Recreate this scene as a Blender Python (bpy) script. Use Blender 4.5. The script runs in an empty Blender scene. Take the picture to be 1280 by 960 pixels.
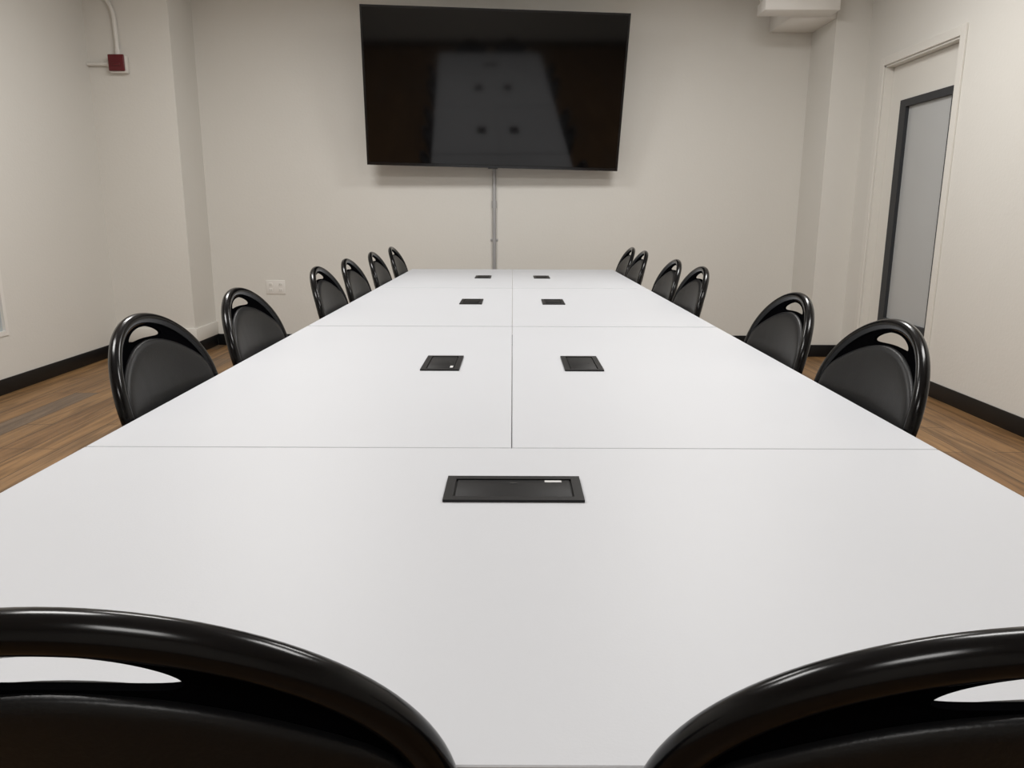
import bpy, bmesh, math, random
from mathutils import Vector, Matrix
random.seed(4)
PI=math.pi
C=bpy.context.scene.collection
sc=bpy.context.scene
try:
    sc.view_settings.view_transform='Standard'
except Exception: pass

# ------------------------------------------------------------ materials
def mat(name,col,rough=.5,metal=0,spec=.5,coat=0,bump=0,bscale=80,var=0,vscale=3,crease=0):
    m=bpy.data.materials.new(name); m.use_nodes=True
    nt=m.node_tree; b=nt.nodes['Principled BSDF']
    b.inputs['Base Color'].default_value=(*col,1)
    b.inputs['Roughness'].default_value=rough
    b.inputs['Metallic'].default_value=metal
    b.inputs['Specular IOR Level'].default_value=spec
    b.inputs['Coat Weight'].default_value=coat
    b.inputs['Coat Roughness'].default_value=.08
    tc=nt.nodes.new('ShaderNodeTexCoord')
    if var:
        n=nt.nodes.new('ShaderNodeTexNoise'); n.inputs['Scale'].default_value=vscale; n.inputs['Detail'].default_value=5
        nt.links.new(tc.outputs['Object'],n.inputs['Vector'])
        mx=nt.nodes.new('ShaderNodeMix'); mx.data_type='RGBA'
        mx.inputs[6].default_value=(*[c*(1-var) for c in col],1)
        mx.inputs[7].default_value=(*[min(1,c*(1+var)) for c in col],1)
        nt.links.new(n.outputs['Fac'],mx.inputs[0]); nt.links.new(mx.outputs[2],b.inputs['Base Color'])
    if bump:
        n=nt.nodes.new('ShaderNodeTexNoise'); n.inputs['Scale'].default_value=bscale; n.inputs['Detail'].default_value=3
        nt.links.new(tc.outputs['Object'],n.inputs['Vector'])
        bp=nt.nodes.new('ShaderNodeBump'); bp.inputs['Strength'].default_value=bump; bp.inputs['Distance'].default_value=.004
        nt.links.new(n.outputs['Fac'],bp.inputs['Height']); nt.links.new(bp.outputs['Normal'],b.inputs['Normal'])
        if crease:
            n2=nt.nodes.new('ShaderNodeTexNoise'); n2.inputs['Scale'].default_value=9; n2.inputs['Detail'].default_value=1; n2.inputs['Distortion'].default_value=.8
            nt.links.new(tc.outputs['Object'],n2.inputs['Vector'])
            b2=nt.nodes.new('ShaderNodeBump'); b2.inputs['Strength'].default_value=crease; b2.inputs['Distance'].default_value=.02
            nt.links.new(n2.outputs['Fac'],b2.inputs['Height']); nt.links.new(bp.outputs['Normal'],b2.inputs['Normal'])
            nt.links.new(b2.outputs['Normal'],b.inputs['Normal'])
    return m

M_wall=mat('wall_paint',(.735,.717,.672),.6,spec=.3,bump=.22,bscale=50,var=.02,vscale=1.2)
M_ceil=mat('ceiling_paint',(.82,.81,.79),.8,bump=.2)
M_soff=mat('soffit_paint',(.86,.84,.80),.6,bump=.05)
M_base=mat('baseboard_vinyl',(.005,.005,.0055),.45,spec=.3)
M_trim=mat('door_paint',(.75,.73,.68),.4,bump=.05)
M_table=mat('white_laminate',(.565,.578,.605),.45,spec=.34,bump=.03,bscale=300,var=.015,vscale=3)
M_leg=mat('table_leg_paint',(.55,.55,.57),.35,metal=.6)
M_box=mat('black_hatch_plastic',(.009,.009,.0095),.42,spec=.3)
M_lid=mat('black_hatch_lid',(.006,.006,.0065),.5,spec=.2)
M_stick=mat('sticker_white',(.6,.6,.6),.5)
M_frame=mat('chair_gloss_black',(.002,.002,.0025),.18,spec=.27)
M_vinyl=mat('chair_black_vinyl',(.004,.004,.0045),.40,spec=.30,bump=.08,bscale=260,crease=.06)
M_shell=mat('chair_black_shell',(.002,.002,.0025),.8,spec=.0)
M_tube=mat('chair_leg_black',(.008,.008,.008),.3)
M_rubber=mat('rubber_foot',(.02,.02,.02),.8)
M_screen=mat('screen_glass',(.0020,.0018,.0020),.065,spec=.46)
M_bezel=mat('bezel_black',(.006,.006,.007),.25)
M_back=mat('tv_rear_plastic',(.015,.015,.015),.6)
M_steel=mat('mount_steel',(.05,.05,.05),.5,metal=.7)
M_cond=mat('galvanised_conduit',(.42,.42,.43),.4,metal=.35,var=.1,vscale=20)
M_pipe=mat('painted_pipe',(.74,.72,.68),.45)
M_red=mat('red_paint',(.12,.006,.010),.35)
M_plate=mat('outlet_plate',(.80,.78,.74),.35)
M_slot=mat('outlet_slot',(.28,.27,.25),.6)
M_gask=mat('glazing_gasket',(.035,.037,.041),.5,spec=.3)
M_glass=mat('door_film_glass',(.47,.48,.48),.3,spec=.5,var=.05,vscale=1)
M_metal=mat('door_hardware',(.4,.4,.4),.3,metal=1)
M_win=mat('window_pane_pale',(.42,.46,.47),.3,var=.03)

def floor_mat():
    m=bpy.data.materials.new('wood_plank_floor'); m.use_nodes=True
    nt=m.node_tree; b=nt.nodes['Principled BSDF']; L=nt.links.new
    tc=nt.nodes.new('ShaderNodeTexCoord')
    mp=nt.nodes.new('ShaderNodeMapping'); mp.inputs['Rotation'].default_value=(0,0,PI/2)
    L(tc.outputs['Object'],mp.inputs['Vector'])
    br=nt.nodes.new('ShaderNodeTexBrick'); br.offset=.37; br.offset_frequency=3
    br.inputs['Scale'].default_value=1; br.inputs['Brick Width'].default_value=1.22; br.inputs['Row Height'].default_value=.15
    br.inputs['Mortar Size'].default_value=.0025
    br.inputs['Color1'].default_value=(0,0,0,1); br.inputs['Color2'].default_value=(1,1,1,1); br.inputs['Mortar'].default_value=(.5,.5,.5,1)
    L(mp.outputs['Vector'],br.inputs['Vector'])
    rp=nt.nodes.new('ShaderNodeValToRGB'); e=rp.color_ramp
    e.elements[0].color=(.275,.152,.062,1); e.elements[1].color=(.165,.118,.08,1)
    x=e.elements.new(.35); x.color=(.31,.178,.076,1); x=e.elements.new(.6); x.color=(.225,.122,.05,1); x=e.elements.new(.85); x.color=(.27,.155,.068,1)
    L(br.outputs['Color'],rp.inputs['Fac'])
    mp2=nt.nodes.new('ShaderNodeMapping'); mp2.inputs['Scale'].default_value=(26,1.7,1)
    L(tc.outputs['Object'],mp2.inputs['Vector'])
    n=nt.nodes.new('ShaderNodeTexNoise'); n.inputs['Scale'].default_value=1; n.inputs['Detail'].default_value=7; n.inputs['Distortion'].default_value=.8
    L(mp2.outputs['Vector'],n.inputs['Vector'])
    r2=nt.nodes.new('ShaderNodeValToRGB'); r2.color_ramp.elements[0].position=.32; r2.color_ramp.elements[0].color=(.52,.50,.48,1)
    r2.color_ramp.elements[1].position=.64; r2.color_ramp.elements[1].color=(1.1,1.1,1.1,1)
    L(n.outputs['Fac'],r2.inputs['Fac'])
    mx=nt.nodes.new('ShaderNodeMix'); mx.data_type='RGBA'; mx.blend_type='MULTIPLY'; mx.inputs[0].default_value=1
    L(rp.outputs['Color'],mx.inputs[6]); L(r2.outputs['Color'],mx.inputs[7])
    m2=nt.nodes.new('ShaderNodeMix'); m2.data_type='RGBA'; m2.inputs[7].default_value=(.04,.025,.015,1)
    L(mx.outputs[2],m2.inputs[6]); L(br.outputs['Fac'],m2.inputs[0])
    L(m2.outputs[2],b.inputs['Base Color'])
    b.inputs['Roughness'].default_value=.42
    b.inputs['Specular IOR Level'].default_value=.35
    return m
M_floor=floor_mat()

# ------------------------------------------------------------ helpers
def box(bm,x0,x1,y0,y1,z0,z1,bev=0,seg=2):
    r=bmesh.ops.create_cube(bm,size=1)
    vs=r['verts']
    for v in vs:
        v.co=Vector((x0+(v.co.x+.5)*(x1-x0),y0+(v.co.y+.5)*(y1-y0),z0+(v.co.z+.5)*(z1-z0)))
    if bev:
        es=list({e for v in vs for e in v.link_edges})
        bmesh.ops.bevel(bm,geom=es,offset=bev,segments=seg,profile=.5,affect='EDGES')
def sweep(bm,pts,ra,rb,ref=Vector((0,1,0)),n=14,cap=True):
    pts=[Vector(p) for p in pts]; rings=[]
    for i,p in enumerate(pts):
        t=(pts[min(i+1,len(pts)-1)]-pts[max(i-1,0)]).normalized()
        N=(ref-t*ref.dot(t)).normalized(); B=t.cross(N)
        rings.append([bm.verts.new(p+N*ra*math.cos(2*PI*k/n)+B*rb*math.sin(2*PI*k/n)) for k in range(n)])
    for a,b in zip(rings,rings[1:]):
        for k in range(n): bm.faces.new((a[k],a[(k+1)%n],b[(k+1)%n],b[k]))
    if cap: bm.faces.new(rings[0][::-1]); bm.faces.new(rings[-1])
def loft(bm,rings,capa=True,capb=True):
    R=[[bm.verts.new(p) for p in r] for r in rings]; n=len(R[0])
    for a,b in zip(R,R[1:]):
        for k in range(n): bm.faces.new((a[k],a[(k+1)%n],b[(k+1)%n],b[k]))
    if capa: bm.faces.new(R[0][::-1])
    if capb: bm.faces.new(R[-1])
def obj(name,bm,m,parent=None,smooth=False,loc=None):
    bmesh.ops.recalc_face_normals(bm,faces=bm.faces[:])
    me=bpy.data.meshes.new(name); bm.to_mesh(me); bm.free()
    me.materials.append(m)
    if smooth:
        for p in me.polygons: p.use_smooth=True
        try: me.set_sharp_from_angle(angle=math.radians(50))
        except Exception: pass
    o=bpy.data.objects.new(name,me); C.objects.link(o)
    if parent: o.parent=parent
    if loc: o.location=loc
    return o
def bx(name,m,dims,parent=None,bev=0,seg=2):
    bm=bmesh.new()
    for d in (dims if isinstance(dims[0],(list,tuple)) else [dims]): box(bm,*d,bev=bev,seg=seg)
    return obj(name,bm,m,parent,smooth=bev>0)
def thing(name,label,cat,loc=(0,0,0),rz=0,group=None):
    o=bpy.data.objects.new(name,None); C.objects.link(o); o.empty_display_size=.1
    o.location=loc; o.rotation_euler=(0,0,rz); o['label']=label; o['category']=cat
    if group: o['group']=group
    return o
def dup(root,loc,rz,label,group=None):
    r=root.copy(); C.objects.link(r); r.location=loc; r.rotation_euler=(0,0,rz); r['label']=label
    if group: r['group']=group
    def rec(a,b):
        for ch in list(a.children):
            c=ch.copy(); C.objects.link(c); c.parent=b; rec(ch,c)
    rec(root,r)
    return r
def struct(o,label,cat):
    o['kind']='structure'; o['label']=label; o['category']=cat; return o

# ------------------------------------------------------------ room
XL,XR,YB,YF,HC=-3.28,2.72,6.78,-2.6,2.95
CF=6.32
struct(bx('floor',M_floor,(XL-.1,XR+.2,YF-.1,YB+.1,-.05,0)),'brown wood-look plank floor with a few grey planks','floor')
struct(bx('ceiling',M_ceil,(XL-.1,XR+.2,YF-.1,YB+.1,HC,HC+.08)),'plain white ceiling above the room','ceiling')
struct(bx('wall_back',M_wall,(XL-.1,XR+.2,YB,YB+.1,0,HC)),'off-white back wall behind the television','wall')
struct(bx('wall_front',M_wall,(XL-.1,XR+.2,YF-.1,YF,0,HC)),'off-white wall behind the camera','wall')
WY0,WY1,WZ0,WZ1=3.6,4.95,.37,.965
struct(bx('wall_left',M_wall,[(XL-.1,XL,YF,WY0,0,HC),(XL-.1,XL,WY1,YB,0,HC),(XL-.1,XL,WY0,WY1,0,WZ0),(XL-.1,XL,WY0,WY1,WZ1,HC),
    (XL,-2.63,CF,YB,0,HC)]),'off-white left wall with square corner column carrying the red box','wall')
DY0,DY1,DZ=5.0,5.98,2.215
struct(bx('wall_right',M_wall,[(XR,XR+.12,YF,DY0,0,HC),(XR,XR+.12,DY1,YB,0,HC),(XR,XR+.12,DY0,DY1,DZ,HC),
    (2.455,XR,6.29,YB,0,HC)]),'off-white right wall with the doorway and corner column','wall')
bb=.1; bt=.008
struct(bx('baseboard_left',M_base,[(XL,XL+bt,YF,CF,0,bb),(XL,-2.63+bt,CF-bt,CF,0,bb),(-2.63,-2.63+bt,CF,YB,0,bb)],bev=.002),'black vinyl baseboard along left wall and column','baseboard')
struct(bx('baseboard_back',M_base,(-2.62,2.447,YB-bt,YB,0,bb),bev=.002),'black vinyl baseboard along the back wall','baseboard')
struct(bx('baseboard_right',M_base,[(XR-bt,XR,YF,DY0-.065,0,bb),(2.455-bt,XR,6.29-bt,6.29,0,bb),(2.455-bt,2.455,6.29,YB,0,bb),(XR-bt,XR,DY1+.065,6.28,0,bb)],bev=.002),'black vinyl baseboard along right wall and column','baseboard')
struct(bx('baseboard_front',M_base,(XL,XR,YF,YF+bt,0,bb),bev=.002),'black vinyl baseboard along the wall behind the camera','baseboard')
struct(bx('trim_1',M_wall,[(XL,-2.63+.018,CF-.018,CF,.1,.215),(-2.63,-2.63+.018,CF,YB,.1,.215)],bev=.004),'painted plinth moulding around foot of the left column','moulding')
struct(bx('trim_2',M_soff,[(2.10,2.455,6.30,YB,2.61,HC),(1.85,2.40,6.10,6.30,2.622,2.70),(1.865,2.40,6.118,6.30,2.70,HC)],bev=.002,seg=1),'boxed white soffit high in the right rear corner','soffit')
bm=bmesh.new(); cw=.06
for d in [(XR-.014,XR,DY0-cw,DY0,0,DZ+cw),(XR-.014,XR,DY1,DY1+cw,0,DZ+cw),(XR-.014,XR,DY0,DY1,DZ,DZ+cw)]: box(bm,*d,bev=.003)
for d in [(XR,XR+.12,DY0,DY0+.012,0,DZ),(XR,XR+.12,DY1-.012,DY1,0,DZ),(XR,XR+.12,DY0,DY1,DZ-.012,DZ)]: box(bm,*d)
struct(obj('trim_3',bm,M_trim),'off-white painted casing around the door','door casing')
dp=XR+.06
GY0,GY1,GZ0,GZ1=5.10,5.79,.355,1.95
dr=thing('door_1','off-white door with tall dark-framed glass panel in right wall','door',(dp,(DY0+DY1)/2,0)); dr['kind']='structure'
def dl(d): 
    return (d[0]-dp,d[1]-dp,d[2]-(DY0+DY1)/2,d[3]-(DY0+DY1)/2,d[4],d[5])
bx('door_leaf',M_trim,[dl(d) for d in [(dp,dp+.04,DY0+.014,GY0,.01,DZ-.014),(dp,dp+.04,GY1,DY1-.014,.01,DZ-.014),(dp,dp+.04,GY0,GY1,.01,GZ0),(dp,dp+.04,GY0,GY1,GZ1,DZ-.014)]],dr)
bx('glazing_bead',M_gask,[dl(d) for d in [(dp-.014,dp+.02,GY0,GY0+.02,GZ0,GZ1),(dp-.014,dp+.02,GY1-.085,GY1,GZ0,GZ1),(dp-.014,dp+.02,GY0+.02,GY1-.085,GZ1-.05,GZ1),(dp-.014,dp+.02,GY0+.02,GY1-.085,GZ0,GZ0+.05)]],dr)
bx('glass_pane',M_glass,dl((dp+.012,dp+.02,GY0,GY1,GZ0,GZ1)),dr)
bx('latch',M_metal,dl((dp-.012,dp,DY0+.06,DY0+.09,1.0,1.10)),dr,bev=.003)
struct(bx('wall_hallway',M_wall,(XR+.19,XR+.2,DY0-.3,DY1+.3,0,HC)),'wall beyond the door','wall')
w=thing('window_1','low pale window at left edge of the left wall','window',(XL,(WY0+WY1)/2,WZ0)); w['kind']='structure'
hw=(WY1-WY0)/2; hh=WZ1-WZ0
bx('window_frame',M_plate,[(-.06,.006,-hw,-hw+.03,0,hh),(-.06,.006,hw-.03,hw,0,hh),(-.06,.006,-hw+.03,hw-.03,0,.03),(-.06,.006,-hw+.03,hw-.03,hh-.03,hh)],w)
bx('window_pane',M_win,(-.02,-.012,-hw+.03,hw-.03,.03,hh-.03),w)

# ------------------------------------------------------------ wall fittings
cd=thing('conduit','thin grey metal conduit running down back wall below the television','conduit',(-.158,YB-.016,0))
bm=bmesh.new(); sweep(bm,[(0,0,.0),(0,0,.8),(0,0,1.7)],.0155,.0155); obj('pipe',bm,M_cond,cd,True)
bm=bmesh.new(); sweep(bm,[(0,0,1.2),(0,0,1.26)],.0158,.021); obj('coupling',bm,M_cond,cd,True)
bx('strap',M_cond,(-.032,.032,.008,.0155,.92,.94),cd,bev=.002)
ow=thing('wall_outlet','white double-width outlet plate low on back wall, left of the table','outlet',(-2.08,YB,.515))
bx('plate',M_plate,(-.085,.083,-.006,0,-.062,.062),ow,bev=.003)
for sx in (-.044,.042):
    for sz in (-.025,.025):
        s=bx('socket',M_plate,(sx-.016,sx+.016,-.008,-.005,sz-.014,sz+.014),ow,bev=.001)
        bx('slot',M_slot,[(sx-.008,sx-.005,-.0088,-.0075,sz-.005,sz+.007),(sx+.005,sx+.008,-.0088,-.0075,sz-.005,sz+.007)],s)
al=thing('alarm_box','small red box with white base high on the left column','alarm box',(-3.035,CF,2.207))
bx('back_box',M_pipe,(-.060,.070,-.045,0,-.008,.118),al,bev=.004)
bx('cover',M_red,(-.062,.060,-.062,-.045,.004,.124),al,bev=.006)
bx('handle',M_red,(-.03,.03,-.070,-.060,.04,.06),al,bev=.003)
pp=thing('pipe','white painted pipe curving up the left column above the red box','pipe',(-3.035,CF-.02,2.325))
pts=[(0,0,0),(0,0,.12),(-.004,0,.26)]+[(-.004-.14*(1-math.cos(a)),0,.26+.19*math.sin(a)) for a in [PI/12*k for k in range(1,6)]]+[(-.15,0,.52),(-.16,0,.623)]
bm=bmesh.new(); sweep(bm,pts,.0165,.0165); obj('tube',bm,M_pipe,pp,True)
bm=bmesh.new(); sweep(bm,[(0,0,0),(0,0,.05)],.0195,.021); obj('connector',bm,M_pipe,pp,True)
hp=thing('pipe','short white pipe running sideways from red box to the left wall','pipe',(-3.097,CF-.02,2.265))
bm=bmesh.new(); sweep(bm,[(0,0,0),(-.10,0,0),(-.180,0,0)],.0135,.0135); obj('tube',bm,M_pipe,hp,True)
bm=bmesh.new(); sweep(bm,[(0,0,0),(-.03,0,0)],.018,.018); obj('connector',bm,M_pipe,hp,True)

# ------------------------------------------------------------ television
W,H=2.060,1.180
tv=thing('television','large wall-mounted flat black television tilted down on the back wall','television',(-.163,6.57,1.522))
tv.rotation_mode='XYZ'; tv.rotation_euler=(math.radians(13.2),math.radians(1.15),math.radians(2.0))
t=.016
bx('bezel',M_bezel,[(-W/2,W/2,-.008,.03,0,t+.006),(-W/2,W/2,-.008,.03,H-t,H),(-W/2,-W/2+t,-.008,.03,t+.006,H-t),(W/2-t,W/2,-.008,.03,t+.006,H-t)],tv)
bx('screen',M_screen,(-W/2+t,W/2-t,-.002,.02,t,H-t),tv)
bx('rear_housing',M_back,(-W/2+.004,W/2-.004,.02,.055,.004,H-.004),tv,bev=.006)
bx('sensor',M_bezel,(-.04,.04,-.006,.01,-.008,.004),tv,bev=.002)
mt=bx('wall_mount',M_steel,[(-.4,-.34,.05,.085,.25,.95),(.34,.4,.05,.085,.25,.95),(-.45,.45,.085,.10,.35,.42)],tv,bev=.004)
mp_=thing('mount_bracket','black steel bracket on wall behind the television','bracket',(-.158,YB,2.0))
bx('wall_plate',M_steel,(-.45,.45,-.02,0,-.2,.2),mp_,bev=.004)
for s in (-.37,.37):
    bx('arm',M_steel,(s-.02,s+.02,-.14,-.02,-.13,-.09),mp_,bev=.004)

# ------------------------------------------------------------ tables
TZ=.74; TT=.028
def make_box(parent,loc,rz,sticker):
    w=.014
    o=bx('power_hatch',M_box,[(-.103,.103,-.052,-.052+w,0,.0040),(-.103,.103,.052-w,.052,0,.0040),(-.103,-.103+w,-.052+w,.052-w,0,.0040),(.103-w,.103,-.052+w,.052-w,0,.0040),
        (-.103+w,.103-w,-.052+w,.052-w,0,.0006)],parent)
    o.location=loc; o.rotation_euler=(0,0,rz); o['label']='black flush power hatch'
    bx('hatch_lid',M_lid,(-.0865,.0865,-.0355,.0355,.0007,.0030),o,bev=.0008)
    bx('finger_latch',M_steel,(-.005,.005,.018,.024,.0030,.0035),o)
    if sticker: bx('sticker',M_stick,(.048,.074,.025,.033,.0030,.0034),o)
def make_table(label,cx,cy,lx,ly,hat,rz,sticker,gn=.002,gf=.002,group='white meeting tables pushed together'):
    t=thing('meeting_table',label,'table',(cx,cy,0),0,group)
    gx=.0007
    bm=bmesh.new(); box(bm,-lx/2+gx,lx/2-gx,-ly/2+gn,ly/2-gf,TZ-TT,TZ,bev=.0012,seg=1); obj('tabletop',bm,M_table,t,False)
    for sx in (-1,1):
        for sy in (-1,1):
            x=sx*(lx/2-.035); y=sy*(ly/2-.035)
            l=bx('leg',M_leg,(x-.015,x+.015,y-.015,y+.015,.012,TZ-TT),t,bev=.003)
            bx('foot_glide',M_rubber,(x-.013,x+.013,y-.013,y+.013,0,.012),l,bev=.002)
    i=.06
    bx('apron',M_leg,[(-lx/2+i,lx/2-i,-ly/2+.03,-ly/2+.045,TZ-TT-.05,TZ-TT),(-lx/2+i,lx/2-i,ly/2-.045,ly/2-.03,TZ-TT-.05,TZ-TT),
      (-lx/2+.03,-lx/2+.045,-ly/2+i,ly/2-i,TZ-TT-.05,TZ-TT),(lx/2-.045,lx/2-.03,-ly/2+i,ly/2-i,TZ-TT-.05,TZ-TT)],t)
    make_box(t,(hat[0]-cx,hat[1]-cy,TZ+.0002),rz,sticker)
    return t
Y0,Y1,S=.503,1.314,1.524
make_table('white table set crosswise at the near end, nearest the two foreground chairs',0,(Y0+Y1)/2,1.524,Y1-Y0,(.003,1.10),0,True,.0015,.0015)
rown=['row just behind the crosswise table','middle row','far row nearest the television']
hy=[2.105,3.65,5.13]
gaps=[(.0015,.007),(.007,.010),(.010,.002)]
for r in range(3):
    for s,nm in ((-1,'left'),(1,'right')):
        make_table('white table %s of the seam, %s'%(nm,rown[r]),s*.381,Y1+S*(r+.5),.762,S,(s*.193,hy[r]),-PI/2,(r==0 and s<0),*gaps[r])

# ------------------------------------------------------------ chairs
A,ZB,B_=.229,.73,.178
TAN=math.tan(math.radians(14))
def surf(x,z,off=0):
    return Vector((x,-.20-(z-.45)*TAN+.03*(x/A)**2+off,z))
def side_x(z):
    return A-.05*((ZB-z)/.29)**1.8 if z<ZB else A*math.sqrt(max(0,1-((z-ZB)/B_)**2))
path=[(-side_x(.44+.29*k/12),.44+.29*k/12) for k in range(12)]
path+=[(-A*math.cos(PI*k/56),ZB+B_*math.sin(PI*k/56)) for k in range(57)]
path+=[(side_x(.44+.29*k/12),.44+.29*k/12) for k in range(11,-1,-1)]
def ray_out(c,ang,zmin,inset):
    dx,dz=math.cos(ang),math.sin(ang); lo,hi=0,.6
    for _ in range(30):
        m=(lo+hi)/2; x=c[0]+dx*m; z=c[1]+dz*m
        if z<zmin or z>ZB+B_: ins=False
        else: ins=abs(x)<side_x(z)
        if ins: lo=m
        else: hi=m
    return lo-inset
ch=thing('stacking_chair','x','chair',(0,0,0),0,'black stacking chairs around the meeting tables')
bm=bmesh.new(); sweep(bm,[surf(x,z) for x,z in path],.0135,.0142,n=22); obj('back_frame',bm,M_frame,ch,True)
hc=(0,.8785); hwid,hh_=.079,.0132
N=72
def hole(a,grow=0):
    ca,sa=math.cos(a),math.sin(a); n=2.1
    x=(hwid+grow)*abs(ca)**(2/n)*(1 if ca>0 else -1); z=(hh_+grow)*abs(sa)**(2/n)*(1 if sa>0 else -1)
    return x,hc[1]+z-1.8*x*x
inner=[hole(2*PI*k/N) for k in range(N)]
outer=[]
for x,z in inner:
    a=math.atan2(z-hc[1]+.006,x); r=ray_out((hc[0],hc[1]-.006),a,.50,.004); outer.append((math.cos(a)*r,hc[1]-.006+math.sin(a)*r))
def lerp(p,q,t): return (p[0]+(q[0]-p[0])*t,p[1]+(q[1]-p[1])*t)
bm=bmesh.new()
rings=[]
K=8
for k in range(K+1):
    rings.append([surf(*lerp(outer[i],inner[i],k/K),off=.004) for i in range(N)])
for k in range(K,-1,-1):
    rings.append([surf(*lerp(outer[i],inner[i],k/K),off=-.004) for i in range(N)])
rings.append(rings[0])
loft(bm,rings,False,False); bmesh.ops.remove_doubles(bm,verts=bm.verts[:],dist=1e-5)
obj('back_shell',bm,M_shell,ch,True)
def pad(name,sign,base,puff,inset,ztop):
    pc=(0,.675); out=[]
    def lim(x): return ztop-1.8*x*x
    for k in range(N):
        a=2*PI*k/N; r=ray_out(pc,a,.515,inset)
        x,z=pc[0]+math.cos(a)*r,pc[1]+math.sin(a)*r
        if z>lim(x):
            rr=r
            for _ in range(160):
                rr-=.001; x,z=pc[0]+math.cos(a)*rr,pc[1]+math.sin(a)*rr
                if z<=lim(x): break
        out.append((x,z))
    for _ in range(2): out=[lerp(lerp(out[i-1],out[(i+1)%N],.5),out[i],.5) for i in range(N)]
    bm=bmesh.new(); rg=[]
    rg.append([surf(*p,off=sign*base) for p in out])
    for t,h in ((1.0,.35),(.99,.55),(.97,.72),(.94,.84),(.88,.93),(.75,.99),(.5,1),(.25,1),(.02,1)):
        rg.append([surf(*lerp(pc,p,t),off=sign*(base+puff*h)) for p in out])
    loft(bm,rg,True,True); obj(name,bm,M_vinyl,ch,True)
pad('back_pad',1,.0042,.015,.0105,.863)
pad('rear_pad',-1,.0042,.014,.0105,.864)
def sup(a,b,n,cx,cy,z,N=56):
    r=[]
    for k in range(N):
        t=2*PI*k/N; c,s=math.cos(t),math.sin(t)
        r.append(Vector((cx+a*abs(c)**(2/n)*(1 if c>0 else -1),cy+b*abs(s)**(2/n)*(1 if s>0 else -1),z)))
    return r
bm=bmesh.new()
loft(bm,[sup(.19,.18,4,0,.005,.430),sup(.208,.2,4,0,.005,.437),sup(.212,.204,4,0,.005,.452),sup(.205,.197,4,0,.005,.468),sup(.18,.172,3.6,0,.005,.478),sup(.12,.11,3,0,.005,.483),sup(.02,.02,2,0,.005,.484)])
obj('seat',bm,M_vinyl,ch,True)
bm=bmesh.new()
for s in (-1,1):
    sweep(bm,[(s*.185,-.20,.425),(s*.19,0,.418),(s*.19,.17,.418)],.011,.011,ref=Vector((0,0,1)))
sweep(bm,[(-.19,.17,.418),(.19,.17,.418)],.011,.011); sweep(bm,[(-.185,-.19,.418),(.185,-.19,.418)],.011,.011)
obj('seat_frame',bm,M_tube,ch,True)
for s in (-1,1):
    bm=bmesh.new(); sweep(bm,[(s*.205,.205,.012),(s*.197,.185,.25),(s*.19,.17,.425)],.011,.011,n=12); l=obj('leg',bm,M_tube,ch,True)
    bm=bmesh.new(); sweep(bm,[(s*.205,.205,0),(s*.205,.205,.02)],.014,.014,n=12); obj('foot_cap',bm,M_rubber,l,True)
    bm=bmesh.new(); sweep(bm,[(s*.20,-.235,.012),(s*.19,-.21,.25),(s*.179,-.199,.445)],.011,.011,n=12); l=obj('leg',bm,M_tube,ch,True)
    bm=bmesh.new(); sweep(bm,[(s*.20,-.235,0),(s*.20,-.235,.02)],.014,.014,n=12); obj('foot_cap',bm,M_rubber,l,True)
GR='black stacking chairs around the meeting tables'
ords=['nearest','second','third','fourth','fifth','farthest']
ch.location=(-.278,.721,0); ch['label']='black chair with handle slot at near end of table, left foreground'
dup(ch,(.326,.705,0),0,'black chair with handle slot at near end of table, right foreground',GR)
XC=.5475
for i,y in enumerate([1.75,2.39,3.40,4.01,4.75,5.52]):
    dup(ch,(-XC,y,0),-PI/2,'black chair along left side of the table, %s from the camera'%ords[i],GR)
for i,y in enumerate([1.69,2.30,3.49,4.05,5.04,5.575]):
    dup(ch,(XC-.002,y,0),PI/2,'black chair along right side of the table, %s from the camera'%ords[i],GR)

# ------------------------------------------------------------ lights
def area(x,y,p,sx=.9,sy=.6,col=(1,.984,.962)):
    l=bpy.data.lights.new('ceiling_lamp','AREA'); l.shape='RECTANGLE'; l.size=sx; l.size_y=sy; l.energy=p; l.color=col
    o=bpy.data.objects.new('ceiling_lamp',l); C.objects.link(o); o.location=(x,y,HC-.02)
for x,y,p in ((-1.4,4.4,41),(1.2,4.4,40),(-1.5,2.0,39),(1.2,2.0,36),(-.3,-.9,26)):
    area(x,y,p)
wd=bpy.data.worlds.new('world'); sc.world=wd; wd.use_nodes=True
wd.node_tree.nodes['Background'].inputs['Color'].default_value=(.8,.85,.9,1); wd.node_tree.nodes['Background'].inputs['Strength'].default_value=.05

# ------------------------------------------------------------ camera
cam=bpy.data.cameras.new('camera'); co=bpy.data.objects.new('camera',cam); C.objects.link(co)
cam.lens=27.0; cam.sensor_width=36; cam.clip_start=.02
co.matrix_world=Matrix.Translation((0,0,1.147))@Matrix.Rotation(math.radians(90-12.45),4,'X')@Matrix.Rotation(math.radians(.2),4,'Z')
sc.camera=co
